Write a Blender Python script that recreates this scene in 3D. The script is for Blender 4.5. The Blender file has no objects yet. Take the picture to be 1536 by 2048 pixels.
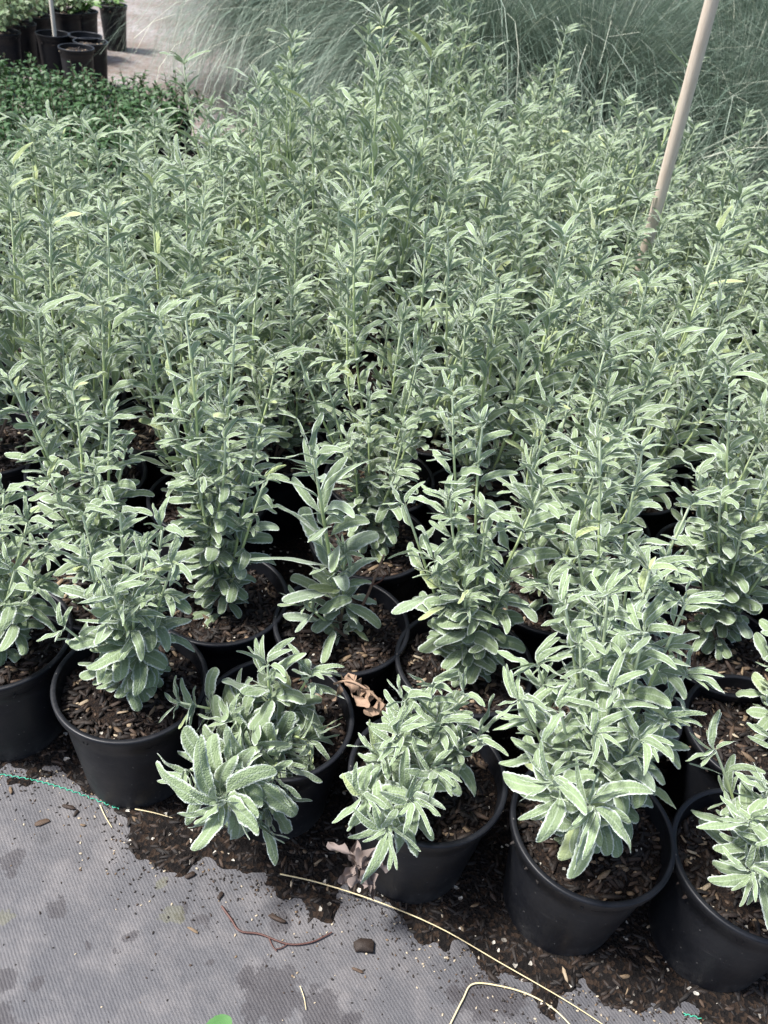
import bpy, math, random
import numpy as np
from mathutils import Vector, Matrix

# ------------------------------------------------------------------ camera, world, sun
S = bpy.context.scene
COL = S.collection
CAM_H = 1.205                    # metres above the ground
RIM = 0.205                      # height of a pot rim
F_PX, PITCH, ROLL = 1719.4, math.radians(38.247), math.radians(7.833)
cp, sp, cr, sr = math.cos(PITCH), math.sin(PITCH), math.cos(ROLL), math.sin(ROLL)
fwd = Vector((0, cp, -sp)); r0 = Vector((1, 0, 0)); d0 = Vector((0, -sp, -cp))
right = cr * r0 - sr * d0
down = sr * r0 + cr * d0
EYE = Vector((0, 0, CAM_H))
cam_d = bpy.data.cameras.new("camera"); cam = bpy.data.objects.new("camera", cam_d); COL.objects.link(cam)
m = Matrix((( right.x, -down.x, -fwd.x, EYE.x), (right.y, -down.y, -fwd.y, EYE.y), (right.z, -down.z, -fwd.z, EYE.z), (0, 0, 0, 1)))
cam.matrix_world = m
cam_d.sensor_fit = 'VERTICAL'; cam_d.sensor_height = 36.0; cam_d.lens = F_PX / 2048 * 36.0
cam_d.clip_start = 0.02; cam_d.clip_end = 400
cam_d.dof.use_dof = True; cam_d.dof.focus_distance = 1.15; cam_d.dof.aperture_fstop = 11.0
S.camera = cam

SUN_EL, SUN_AZ = math.radians(60), math.radians(-100)     # azimuth from +Y towards +X
world = bpy.data.worlds.new("World"); S.world = world; world.use_nodes = True
wn = world.node_tree; bg = wn.nodes['Background']
sky = wn.nodes.new('ShaderNodeTexSky'); sky.sky_type = 'NISHITA'; sky.sun_disc = False
sky.sun_elevation = SUN_EL; sky.sun_rotation = SUN_AZ; sky.dust_density = 3.0; sky.air_density = 1.0
wn.links.new(sky.outputs[0], bg.inputs[0]); bg.inputs[1].default_value = 0.145
sun_d = bpy.data.lights.new("sun", 'SUN'); sun_d.energy = 4.4; sun_d.angle = math.radians(8); sun_d.color = (1, .98, .95)
sun = bpy.data.objects.new("sun", sun_d); COL.objects.link(sun)
sdir = Vector((math.sin(SUN_AZ) * math.cos(SUN_EL), math.cos(SUN_AZ) * math.cos(SUN_EL), math.sin(SUN_EL)))
sun.rotation_euler = sdir.to_track_quat('Z', 'Y').to_euler(); sun.location = sdir * 20
S.view_settings.view_transform = 'Standard'; S.view_settings.look = 'None'
S.view_settings.exposure = 1.04; S.view_settings.gamma = 1.0
S.render.engine = 'CYCLES'; S.cycles.use_denoising = True
S.cycles.max_bounces = 6; S.cycles.diffuse_bounces = 3; S.cycles.transmission_bounces = 3

def ray(u, v):
    a, b = u - 768, v - 1024
    return (fwd + right * (a / F_PX) + down * (b / F_PX))
def at_z(u, v, z):
    d = ray(u, v); k = (z - CAM_H) / d.z
    return EYE + d * k
def at_y(u, v, y):
    d = ray(u, v); return EYE + d * (y / d.y)

R = random.Random(7)
NR = np.random.RandomState(3)

# ------------------------------------------------------------------ helpers
def nrm(v):
    return v / (np.linalg.norm(v) + 1e-9)

class MB:
    """collects vertices, faces and two colour attributes, links them as one mesh object"""
    def __init__(s): s.v = []; s.f = []; s.a = []; s.b = []; s.n = 0
    def add(s, v, f, a=None, b=None):
        v = np.asarray(v, float).reshape(-1, 3); k = len(v)
        s.v.append(v); s.f.append(np.asarray(f, int) + s.n)
        s.a.append(np.tile((0, 0, 0), (k, 1)) if a is None else np.broadcast_to(np.asarray(a, float), (k, 3)))
        s.b.append(np.tile((0, 0, 0), (k, 1)) if b is None else np.broadcast_to(np.asarray(b, float), (k, 3)))
        s.n += k
    def mesh(s, name, mat, smooth=True):
        me = bpy.data.meshes.new(name)
        v = np.concatenate(s.v); 
        quads = [f for f in s.f if f.ndim == 2 and f.shape[1] == 4]; tris = [f for f in s.f if f.ndim == 2 and f.shape[1] == 3]
        fl = []; st = []; c = 0
        if quads:
            q = np.concatenate(quads); fl.append(q.ravel()); st.append(np.arange(len(q)) * 4 + c); c += q.size
        if tris:
            q = np.concatenate(tris); fl.append(q.ravel()); st.append(np.arange(len(q)) * 3 + c); c += q.size
        fl = np.concatenate(fl); st = np.concatenate(st)
        me.vertices.add(len(v)); me.vertices.foreach_set('co', v.ravel().astype(np.float32))
        me.loops.add(len(fl)); me.loops.foreach_set('vertex_index', fl.astype(np.int32))
        me.polygons.add(len(st)); me.polygons.foreach_set('loop_start', st.astype(np.int32))
        me.update(calc_edges=True); me.validate()
        for nm, arr in (('ca', s.a), ('cb', s.b)):
            at = me.attributes.new(nm, 'FLOAT_VECTOR', 'POINT')
            at.data.foreach_set('vector', np.concatenate(arr).ravel().astype(np.float32))
        if smooth: me.polygons.foreach_set('use_smooth', np.ones(len(me.polygons), bool))
        me.materials.append(mat); me.update()
        return me

def link(name, me, parent=None, loc=(0, 0, 0), rz=0, sc=1, kind=None):
    o = bpy.data.objects.new(name, me); COL.objects.link(o)
    if parent: o.parent = parent
    o.location = loc; o.rotation_euler = (0, 0, rz); o.scale = (sc, sc, sc)
    if kind: o['kind'] = kind
    return o
def tag(o, label, cat, group=None, kind=None):
    if label: o['label'] = label
    if cat: o['category'] = cat
    if group: o['group'] = group
    if kind: o['kind'] = kind
    return o
def empty(name, loc, rz=0, sc=1, tilt=(0, 0)):
    o = bpy.data.objects.new(name, None); COL.objects.link(o); o.empty_display_size = .05
    o.location = loc; o.rotation_euler = (tilt[0], tilt[1], rz); o.scale = (sc, sc, sc); return o

def tube(B, pts, rad, n=6, a=None, b=None, cap=True):
    P = np.array([tuple(p) for p in pts], float); k = len(P)
    rad = np.broadcast_to(np.asarray(rad, float), (k,))
    T = np.gradient(P, axis=0); T /= np.linalg.norm(T, axis=1)[:, None] + 1e-9
    ref = np.array((0, 0, 1.)) if abs(T[0, 2]) < .9 else np.array((1., 0, 0))
    th = np.linspace(0, 2 * np.pi, n, endpoint=False)
    V = []
    u = nrm(np.cross(T[0], ref))
    for i in range(k):
        u = nrm(u - T[i] * np.dot(u, T[i])); w = np.cross(T[i], u)
        V.append(P[i] + rad[i] * (np.cos(th)[:, None] * u + np.sin(th)[:, None] * w))
    V = np.concatenate(V); F = []
    for i in range(k - 1):
        for j in range(n):
            F.append((i * n + j, i * n + (j + 1) % n, (i + 1) * n + (j + 1) % n, (i + 1) * n + j))
    if a is not None and np.ndim(a) == 2: a = np.repeat(a, n, axis=0)
    B.add(V, F, a, b)
    if cap:
        for i0, p in ((0, P[0]), ((k - 1) * n, P[-1])):
            ring = V[i0:i0 + n]; vv = np.vstack([ring, p]); ff = [(j, (j + 1) % n, n) for j in range(n)]
            aa = None if a is None else (np.asarray(a)[i0] if np.ndim(a) == 2 else a)
            B.add(vv, ff, aa, b)

def lathe(B, prof, n=64, a=None):
    prof = np.array(prof, float); k = len(prof); th = np.linspace(0, 2 * np.pi, n, endpoint=False)
    V = np.stack([np.outer(prof[:, 0], np.cos(th)), np.outer(prof[:, 0], np.sin(th)), np.repeat(prof[:, 1:2], n, 1)], -1).reshape(-1, 3)
    i, j = np.meshgrid(np.arange(k - 1), np.arange(n), indexing='ij'); j2 = (j + 1) % n
    F = np.stack([i * n + j, i * n + j2, (i + 1) * n + j2, (i + 1) * n + j], -1).reshape(-1, 4)
    B.add(V, F, a)

_gridF = {}
def gridF(nl, nw):
    if (nl, nw) not in _gridF:
        i, j = np.meshgrid(np.arange(nl), np.arange(nw), indexing='ij'); w = nw + 1
        _gridF[(nl, nw)] = np.stack([i * w + j, i * w + j + 1, (i + 1) * w + j + 1, (i + 1) * w + j], -1).reshape(-1, 4)
    return _gridF[(nl, nw)]

def leaf(B, p, out, up, L, W, elev=.5, droop=.8, fold=.15, curl=.25, wave=.12, twist=0, nl=10, nw=4, bend=None,
         age=.5, brown=0, pet=.16, shape=1.18, cren=.04, rnd=None):
    """one sage leaf: blunt, toothed, folded at the midrib, with a petiole"""
    rnd = R.random() if rnd is None else rnd
    t = np.linspace(0, 1, nl + 1)
    t = t + .09 * np.sin(2 * np.pi * t) * (t > .5) * (-1)      # more rows near the blunt tip
    u = np.clip((t - pet) / (1 - pet), 0, 1)
    q = np.clip(u, 0, 1) ** shape
    s = np.maximum(1 - np.abs(2 * q - 1) ** 4.2, 0) ** .5 * np.clip(q / .28, 0, 1) ** .5
    s[-1] = .12
    base = .07
    w = W * .5 * (base + (1 - base) * s)
    if cren and nl >= 14: w = w * (1 + cren * np.where(np.arange(nl + 1) % 2 == 0, 1, -1) * (u > 0) * (u < .97))
    phi = elev - droop * t ** 2.2
    ds = L * np.diff(t)
    X = np.concatenate([[0], np.cumsum(np.cos(phi[:-1]) * ds)]); Z = np.concatenate([[0], np.cumsum(np.sin(phi[:-1]) * ds)])
    out = nrm(np.asarray(out, float)); up = nrm(np.asarray(up, float)); out = nrm(out - up * np.dot(out, up)); side = np.cross(out, up)
    C = np.asarray(p, float) + X[:, None] * out + Z[:, None] * up
    bend = (rnd - .5) * .35 if bend is None else bend
    C = C + (bend * L * t ** 2)[:, None] * side
    N = -np.sin(phi)[:, None] * out + np.cos(phi)[:, None] * up
    tw = twist * t
    Sd = np.cos(tw)[:, None] * side + np.sin(tw)[:, None] * N
    Nn = -np.sin(tw)[:, None] * side + np.cos(tw)[:, None] * N
    c = np.linspace(-1, 1, nw + 1)
    ph = rnd * 20
    fr = 9 + 7 * ((rnd * 7.3) % 1)
    off = w[:, None] * (fold * np.abs(c)[None] - curl * c[None] ** 2)
    off += wave * w[:, None] * np.sin(fr * t[:, None] + ph + 1.6 * np.sign(c)[None]) * (c[None] ** 2) * s[:, None]
    V = C[:, None, :] + (w[:, None] * c[None])[..., None] * Sd[:, None, :] + off[..., None] * Nn[:, None, :]
    a = np.empty((nl + 1, nw + 1, 3)); a[..., 0] = age; a[..., 2] = rnd
    a[..., 1] = np.clip((t[:, None] - (1 - brown)) * 9, 0, 1) if brown > 0 else 0
    b = np.empty((nl + 1, nw + 1, 3)); b[..., 0] = c[None]; b[..., 1] = t[:, None]; b[..., 2] = 0
    B.add(V.reshape(-1, 3), gridF(nl, nw), a.reshape(-1, 3), b.reshape(-1, 3))

# ------------------------------------------------------------------ materials
def mat(name):
    m = bpy.data.materials.new(name); m.use_nodes = True; nt = m.node_tree
    return m, nt, nt.nodes, nt.links, nt.nodes['Principled BSDF']
def ND(nt, typ, **kw):
    n = nt.nodes.new(typ)
    for k, v in kw.items():
        if k.startswith('i_'): n.inputs[k[2:].replace('_', ' ')].default_value = v
        else: setattr(n, k, v)
    return n
def mixc(nt, fac, a, b, blend='MIX'):
    n = nt.nodes.new('ShaderNodeMix'); n.data_type = 'RGBA'; n.blend_type = blend
    for sck, val in ((0, fac), (6, a), (7, b)):
        if hasattr(val, 'links') or hasattr(val, 'is_linked'): nt.links.new(val, n.inputs[sck])
        elif isinstance(val, (int, float)): n.inputs[sck].default_value = val
        else: n.inputs[sck].default_value = (*val, 1)
    return n.outputs[2]
def mathn(nt, op, a, b=None, c=None):
    n = nt.nodes.new('ShaderNodeMath'); n.operation = op
    for i, v in enumerate((a, b, c)):
        if v is None: continue
        if hasattr(v, 'is_linked'): nt.links.new(v, n.inputs[i])
        else: n.inputs[i].default_value = v
    return n.outputs[0]
def ramp(nt, val, stops):
    n = nt.nodes.new('ShaderNodeValToRGB'); e = n.color_ramp.elements
    while len(e) < len(stops): e.new(.5)
    for i, (p, c) in enumerate(stops): e[i].position = p; e[i].color = (*c, 1) if len(c) == 3 else c
    nt.links.new(val, n.inputs[0]); return n.outputs[0]
def noise(nt, scale, detail=3, rough=.5, vec=None, dim='3D'):
    n = nt.nodes.new('ShaderNodeTexNoise'); n.inputs['Scale'].default_value = scale; n.inputs['Detail'].default_value = detail
    n.inputs['Roughness'].default_value = rough
    if vec is not None: nt.links.new(vec, n.inputs['Vector'])
    return n.outputs[0]
def objco(nt): return ND(nt, 'ShaderNodeTexCoord').outputs['Object']
def attr(nt, nm):
    n = nt.nodes.new('ShaderNodeAttribute'); n.attribute_name = nm
    x = nt.nodes.new('ShaderNodeSeparateXYZ'); nt.links.new(n.outputs['Vector'], x.inputs[0]); return x.outputs
def bump(nt, h, strength, dist, bsdf):
    n = nt.nodes.new('ShaderNodeBump'); n.inputs['Strength'].default_value = strength; n.inputs['Distance'].default_value = dist
    nt.links.new(h, n.inputs['Height']); nt.links.new(n.outputs[0], bsdf.inputs['Normal']); return n

def leaf_material(name, young, mid, old, edge, rib, sheen=.35, trans=.2, rough=.75, spec=.2, pebble=True):
    m, nt, N, L, B = mat(name)
    A = attr(nt, 'ca'); U = attr(nt, 'cb')
    col = ramp(nt, A[0], [(0, old), (.5, mid), (1, young)])
    vari = ramp(nt, A[2], [(0, (.80, .80, .80)), (1, (1.16, 1.16, 1.12))])
    col = mixc(nt, 1, col, vari, 'MULTIPLY')
    ca = mathn(nt, 'ABSOLUTE', U[0])
    ribm = mathn(nt, 'SUBTRACT', 1, mathn(nt, 'SMOOTH_MIN', mathn(nt, 'MULTIPLY', ca, 7.0), 1, .1))
    ribm = mathn(nt, 'MULTIPLY', mathn(nt, 'MAXIMUM', ribm, 0), .42)
    col = mixc(nt, ribm, col, rib)
    ed = mathn(nt, 'MULTIPLY', mathn(nt, 'MAXIMUM', mathn(nt, 'SUBTRACT', ca, .72), 0), 3.4)
    col = mixc(nt, ed, col, edge)
    # mottling
    n1 = noise(nt, 90, 2, .5, objco(nt))
    col = mixc(nt, mathn(nt, 'MULTIPLY', n1, .5), col, mixc(nt, .75, col, old))
    vn = mathn(nt, 'SINE', mathn(nt, 'SUBTRACT', mathn(nt, 'MULTIPLY', U[1], 62.0), mathn(nt, 'MULTIPLY', ca, 9.0)))
    if sheen: col = mixc(nt, mathn(nt, 'MULTIPLY', mathn(nt, 'MAXIMUM', vn, 0), .22), col, old)
    fn = noise(nt, 420, 2, .6, objco(nt))
    if sheen: col = mixc(nt, ramp(nt, fn, [(.35, (.55,) * 3), (.6, (0, 0, 0))]), col, mixc(nt, .45, col, old))
    if sheen: col = mixc(nt, ramp(nt, A[2], [(0, (0, 0, 0)), (.965, (0, 0, 0)), (.985, (.4,) * 3)]), col, (.44, .48, .17))
    bn = mathn(nt, 'MULTIPLY', A[1], mathn(nt, 'ADD', .7, mathn(nt, 'MULTIPLY', n1, .5)))
    col = mixc(nt, mathn(nt, 'MINIMUM', bn, 1), col, (.27, .17, .135))
    L.new(col, B.inputs['Base Color'])
    B.inputs['Roughness'].default_value = rough; B.inputs['Specular IOR Level'].default_value = spec
    if sheen:
        B.inputs['Sheen Weight'].default_value = sheen; B.inputs['Sheen Roughness'].default_value = .35
        B.inputs['Sheen Tint'].default_value = (.95, 1, .97, 1)
    if pebble:
        v = ND(nt, 'ShaderNodeTexVoronoi'); v.inputs['Scale'].default_value = 430; L.new(objco(nt), v.inputs['Vector'])
        bump(nt, mathn(nt, 'SUBTRACT', v.outputs['Distance'], mathn(nt, 'MULTIPLY', noise(nt, 170, 2, .5, objco(nt)), 1.0)), .75, .0013, B).invert = True
    tr = ND(nt, 'ShaderNodeBsdfTranslucent'); L.new(mixc(nt, 1, col, (.97, 1.02, .90), 'MULTIPLY'), tr.inputs[0])
    mx = ND(nt, 'ShaderNodeMixShader'); mx.inputs[0].default_value = trans
    L.new(B.outputs[0], mx.inputs[1]); L.new(tr.outputs[0], mx.inputs[2]); L.new(mx.outputs[0], N['Material Output'].inputs[0])
    return m

M_SAGE = leaf_material('sage_leaf', (.58, .645, .665), (.35, .41, .365), (.20, .26, .145), (.72, .76, .75), (.50, .55, .50), sheen=.5, trans=.18)
M_DARK = leaf_material('glossy_dark_leaf', (.15, .28, .07), (.065, .14, .04), (.035, .08, .025), (.06, .13, .04), (.07, .14, .05), sheen=0, trans=.12, rough=.52, spec=.3, pebble=False)
M_PALE = leaf_material('pale_shrub_leaf', (.30, .38, .22), (.20, .28, .15), (.12, .18, .08), (.3, .36, .22), (.28, .34, .2), sheen=0, trans=.2, rough=.5, spec=.4, pebble=False)
M_LIME = leaf_material('bright_green_leaf', (.28, .42, .08), (.18, .34, .06), (.10, .2, .04), (.25, .4, .1), (.3, .42, .12), sheen=0, trans=.25, rough=.5, spec=.4, pebble=False)

def stem_material(name, green, top, wood):
    m, nt, N, L, B = mat(name)
    A = attr(nt, 'ca')
    col = ramp(nt, A[0], [(0, wood), (.32, wood), (.5, green), (.85, green), (1, top)])
    n1 = noise(nt, 220, 3, .6, objco(nt))
    col = mixc(nt, mathn(nt, 'MULTIPLY', n1, .5), col, mixc(nt, .5, col, (.1, .07, .04)))
    L.new(col, B.inputs['Base Color']); B.inputs['Roughness'].default_value = .7
    B.inputs['Sheen Weight'].default_value = .08
    bump(nt, n1, .3, .001, B)
    return m
M_STEM = stem_material('sage_stem', (.42, .52, .22), (.54, .62, .44), (.15, .10, .07))
M_TWIG = stem_material('shrub_stem', (.14, .11, .07), (.2, .22, .1), (.10, .07, .045))

# black plastic
m, nt, N, L, B = mat('black_plastic'); M_POT = m
co = objco(nt)
n1 = noise(nt, 14, 5, .65, co); n2 = noise(nt, 140, 4, .7, co)
sepc = nt.nodes.new('ShaderNodeSeparateXYZ'); L.new(co, sepc.inputs[0])
lowz = mathn(nt, 'MULTIPLY', mathn(nt, 'MAXIMUM', mathn(nt, 'SUBTRACT', .05, sepc.outputs[2]), 0), 16)
dm = mathn(nt, 'MULTIPLY', lowz, mathn(nt, 'MAXIMUM', mathn(nt, 'SUBTRACT', n1, .42), 0))
dm = mathn(nt, 'MULTIPLY', dm, 4)
dustf = mathn(nt, 'ADD', mathn(nt, 'MULTIPLY', mathn(nt, 'MULTIPLY', n1, n2), .22), mathn(nt, 'MULTIPLY', dm, n2))
dustf = mathn(nt, 'MINIMUM', dustf, 1)
vsp = ND(nt, 'ShaderNodeTexVoronoi'); vsp.inputs['Scale'].default_value = 150; L.new(co, vsp.inputs['Vector'])
vss = nt.nodes.new('ShaderNodeSeparateColor'); L.new(vsp.outputs['Color'], vss.inputs[0])
spk = mathn(nt, 'MULTIPLY', mathn(nt, 'GREATER_THAN', vss.outputs[0], .93), mathn(nt, 'LESS_THAN', vsp.outputs['Distance'], .16))
mps = ND(nt, 'ShaderNodeMapping'); mps.inputs['Scale'].default_value = (3, 3, 60); L.new(co, mps.inputs[0])
scr = ramp(nt, noise(nt, 6, 5, .7, mps.outputs[0]), [(0, (0, 0, 0)), (.6, (0, 0, 0)), (.72, (.35,) * 3)])
dustf = mathn(nt, 'MINIMUM', mathn(nt, 'ADD', mathn(nt, 'ADD', dustf, mathn(nt, 'MULTIPLY', spk, .8)), mathn(nt, 'MULTIPLY', scr, n1)), 1)
L.new(mixc(nt, dustf, (.0018, .0028, .0055), (.10, .095, .09)), B.inputs['Base Color'])
L.new(ramp(nt, n1, [(.3, (.34,) * 3), (.7, (.55,) * 3)]), B.inputs['Roughness'])
B.inputs['Specular IOR Level'].default_value = .27
bump(nt, n2, .12, .001, B)

# potting soil
def soil_mat(name, c1, c2, c3, sc):
    m, nt, N, L, B = mat(name); co = objco(nt)
    n1 = noise(nt, sc, 6, .7, co)
    v = ND(nt, 'ShaderNodeTexVoronoi'); v.inputs['Scale'].default_value = sc * 3.2; L.new(co, v.inputs['Vector'])
    col = ramp(nt, n1, [(.3, c1), (.55, c2), (.78, c3)])
    vv = nt.nodes.new('ShaderNodeSeparateColor'); L.new(v.outputs['Color'], vv.inputs[0])
    col = mixc(nt, ramp(nt, vv.outputs[0], [(.0, (0, 0, 0)), (.6, (0, 0, 0)), (.8, (.5, .5, .5))]), col, (.04, .025, .016))
    sp_ = ramp(nt, vv.outputs[1], [(0, (0, 0, 0)), (.983, (0, 0, 0)), (.99, (1, 1, 1))])
    col = mixc(nt, sp_, col, (.45, .42, .36))
    L.new(col, B.inputs['Base Color']); B.inputs['Roughness'].default_value = .92; B.inputs['Specular IOR Level'].default_value = .15
    bump(nt, mathn(nt, 'ADD', n1, mathn(nt, 'MULTIPLY', v.outputs['Distance'], .6)), .9, .006, B)
    return m
M_SOIL = soil_mat('potting_soil', (.004, .003, .0027), (.010, .007, .006), (.025, .018, .013), 95)
M_MUD = soil_mat('dark_spilled_soil', (.0035, .003, .0028), (.007, .0055, .005), (.015, .012, .010), 60)

# bark chips: colour by attribute
m, nt, N, L, B = mat('bark_chip'); M_CHIP = m
A = attr(nt, 'ca')
col = ramp(nt, A[2], [(0, (.008, .006, .005)), (.35, (.017, .011, .008)), (.6, (.035, .021, .014)), (.8, (.08, .05, .031)), (.93, (.24, .17, .10)), (1, (.5, .42, .3))])
n1 = noise(nt, 260, 4, .7, objco(nt))
L.new(mixc(nt, n1, col, mixc(nt, .6, col, (.01, .007, .005))), B.inputs['Base Color'])
B.inputs['Roughness'].default_value = .7; B.inputs['Specular IOR Level'].default_value = .35
bump(nt, n1, .6, .001, B)

def plain(name, c, rough=.6, c2=None, sc=40, bs=.2, spec=.4, trans=0):
    m, nt, N, L, B = mat(name)
    n1 = noise(nt, sc, 4, .6, objco(nt))
    L.new(mixc(nt, n1, c, c2 or tuple(x * .6 for x in c)), B.inputs['Base Color'])
    B.inputs['Roughness'].default_value = rough; B.inputs['Specular IOR Level'].default_value = spec
    if bs: bump(nt, n1, bs, .002, B)
    if trans:
        tr = ND(nt, 'ShaderNodeBsdfTranslucent'); tr.inputs[0].default_value = (*c, 1)
        mx = ND(nt, 'ShaderNodeMixShader'); mx.inputs[0].default_value = trans
        L.new(B.outputs[0], mx.inputs[1]); L.new(tr.outputs[0], mx.inputs[2]); L.new(mx.outputs[0], N['Material Output'].inputs[0])
    return m
M_STRAW = plain('dry_straw', (.62, .54, .34), .5, (.48, .38, .2), 60)
M_REDTWIG = plain('red_brown_twig', (.10, .04, .03), .55, (.05, .025, .02), 120)
M_DEAD = plain('dead_leaf', (.36, .25, .17), .8, (.20, .13, .09), 90, trans=.15)
M_DEADGREY = plain('grey_dead_leaf', (.26, .21, .19), .8, (.11, .085, .075), 90, trans=.15)
M_THREAD = plain('green_thread', (.03, .27, .17), .6, (.05, .36, .24), 300)
M_FRESH = plain('fresh_green_leaf', (.045, .13, .03), .5, (.08, .19, .055), 60, trans=.2)
M_GRASS = None
m, nt, N, L, B = mat('feathery_grass_blade'); M_GRASS = m
A = attr(nt, 'ca')
col = ramp(nt, A[2], [(0, (.055, .09, .06)), (.45, (.11, .16, .115)), (.8, (.20, .26, .195)), (.95, (.38, .43, .35)), (1, (.62, .64, .5))])
L.new(col, B.inputs['Base Color']); B.inputs['Roughness'].default_value = .5
tr = ND(nt, 'ShaderNodeBsdfTranslucent'); L.new(col, tr.inputs[0])
mx = ND(nt, 'ShaderNodeMixShader'); mx.inputs[0].default_value = .2
L.new(B.outputs[0], mx.inputs[1]); L.new(tr.outputs[0], mx.inputs[2]); L.new(mx.outputs[0], N['Material Output'].inputs[0])

# wooden stake with fine grain
m, nt, N, L, B = mat('pale_wood'); M_WOOD = m
mp = ND(nt, 'ShaderNodeMapping'); mp.inputs['Scale'].default_value = (60, 60, 2.5); L.new(objco(nt), mp.inputs[0])
n1 = noise(nt, 2.2, 7, .75, mp.outputs[0])
L.new(ramp(nt, n1, [(.25, (.38, .30, .225)), (.5, (.50, .42, .34)), (.75, (.56, .49, .41))]), B.inputs['Base Color'])
B.inputs['Roughness'].default_value = .6; bump(nt, n1, .15, .001, B)

# woven weed cloth ground, with soil stains and a painted corner shadow in it
m, nt, N, L, B = mat('woven_ground_cloth'); M_CLOTH = m
co = objco(nt)
big = noise(nt, 3.2, 5, .6, co); med = noise(nt, 16, 5, .65, co); fine = noise(nt, 130, 3, .6, co); grit = noise(nt, 42, 7, .78, co)
col = ramp(nt, big, [(.3, (.036, .036, .041)), (.5, (.054, .053, .057)), (.7, (.085, .078, .077))])
col = mixc(nt, ramp(nt, med, [(.45, (0, 0, 0)), (.72, (.6, .6, .6))]), col, (.15, .137, .132))
# weave
wv = ND(nt, 'ShaderNodeTexWave'); wv.wave_type = 'BANDS'; wv.bands_direction = 'X'
mp = ND(nt, 'ShaderNodeMapping'); mp.inputs['Rotation'].default_value = (0, 0, math.radians(-38)); L.new(co, mp.inputs[0]); L.new(mp.outputs[0], wv.inputs['Vector'])
wv.inputs['Scale'].default_value = 75; wv.inputs['Distortion'].default_value = 1.2; wv.inputs['Detail'].default_value = 2; wv.inputs['Detail Scale'].default_value = 3
wv2 = ND(nt, 'ShaderNodeTexWave'); wv2.bands_direction = 'Y'; L.new(mp.outputs[0], wv2.inputs['Vector']); wv2.inputs['Scale'].default_value = 110; wv2.inputs['Distortion'].default_value = 1.5
weave = mathn(nt, 'MULTIPLY', wv.outputs['Fac'], mathn(nt, 'ADD', .6, mathn(nt, 'MULTIPLY', wv2.outputs['Fac'], .4)))
col = mixc(nt, mathn(nt, 'MULTIPLY', mathn(nt, 'MULTIPLY', mathn(nt, 'SUBTRACT', 1, weave), grit), .14), col, (.12, .12, .14))
col = mixc(nt, mathn(nt, 'MULTIPLY', fine, .35), col, (.08, .08, .085))
# small dark blotches and grime
vb = ND(nt, 'ShaderNodeTexVoronoi'); vb.inputs['Scale'].default_value = 17; vb.inputs['Randomness'].default_value = 1
wob = ND(nt, 'ShaderNodeVectorMath', operation='ADD'); L.new(co, wob.inputs[0])
nn = nt.nodes.new('ShaderNodeTexNoise'); nn.inputs['Scale'].default_value = 45; nn.inputs['Detail'].default_value = 4; L.new(co, nn.inputs['Vector'])
sc_ = ND(nt, 'ShaderNodeVectorMath', operation='SCALE'); sc_.inputs['Scale'].default_value = .03; L.new(nn.outputs['Color'], sc_.inputs[0]); L.new(sc_.outputs[0], wob.inputs[1])
L.new(wob.outputs[0], vb.inputs['Vector'])
vs = nt.nodes.new('ShaderNodeSeparateColor'); L.new(vb.outputs['Color'], vs.inputs[0])
spot = mathn(nt, 'SUBTRACT', mathn(nt, 'MULTIPLY', mathn(nt, 'SUBTRACT', vs.outputs[0], .72), 1.3), vb.outputs['Distance'])
spot = ramp(nt, spot, [(0, (0, 0, 0)), (.16, (.6,) * 3), (1, (.8,) * 3)])
col = mixc(nt, spot, col, (.03, .03, .034))
# larger stains and a painted corner shadow, each at its own place
STAINS = [((-.02, 0), 0, 0)]
def stain(u, v, rpx, c=(.028, .025, .028), k=.9):
    global col
    p = at_z(u, v, 0); q = at_z(u + rpx, v, 0); r = (q - p).length * .85
    d = ND(nt, 'ShaderNodeVectorMath', operation='DISTANCE'); L.new(wob.outputs[0], d.inputs[0]); d.inputs[1].default_value = (p.x + .015, p.y + .015, .015)
    f = mathn(nt, 'SUBTRACT', 1, mathn(nt, 'DIVIDE', d.outputs['Value'], r))
    f = mathn(nt, 'ADD', f, mathn(nt, 'MULTIPLY', mathn(nt, 'SUBTRACT', grit, .5), 2.8))
    f = ramp(nt, f, [(0, (0, 0, 0)), (.15, (k * .8,) * 3), (1, (k,) * 3)])
    col = mixc(nt, f, col, c)
for a_ in [(545, 1985, 75), (640, 2030, 60), (500, 1950, 30), (405, 1840, 26), (260, 1875, 16), (115, 1815, 26), (70, 1970, 22), (5, 1960, 30), (-10, 2060, 60),  # last two on this line paint the shadow edge in the lower left corner
           (560, 1845, 26), (25, 1720, 30), (905, 1985, 22), (960, 1990, 60), (1010, 2000, 45), (20, 1745, 14), (700, 2040, 22), (1090, 1985, 28), (370, 1815, 12),
           (360, 1830, 10), (230, 1905, 9), (180, 1885, 12), (420, 1925, 14)]:
    stain(*a_)
for a_ in [(320, 1765, 14), (10, 1835, 22), (345, 1830, 26)]:
    stain(*a_, c=(.12, .12, .03), k=.25)
L.new(col, B.inputs['Base Color']); B.inputs['Roughness'].default_value = .62; B.inputs['Specular IOR Level'].default_value = .5
bump(nt, mathn(nt, 'ADD', mathn(nt, 'ADD', mathn(nt, 'MULTIPLY', weave, .3), mathn(nt, 'MULTIPLY', big, 9.0)), mathn(nt, 'MULTIPLY', grit, 2.2)), .4, .004, B)

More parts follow.
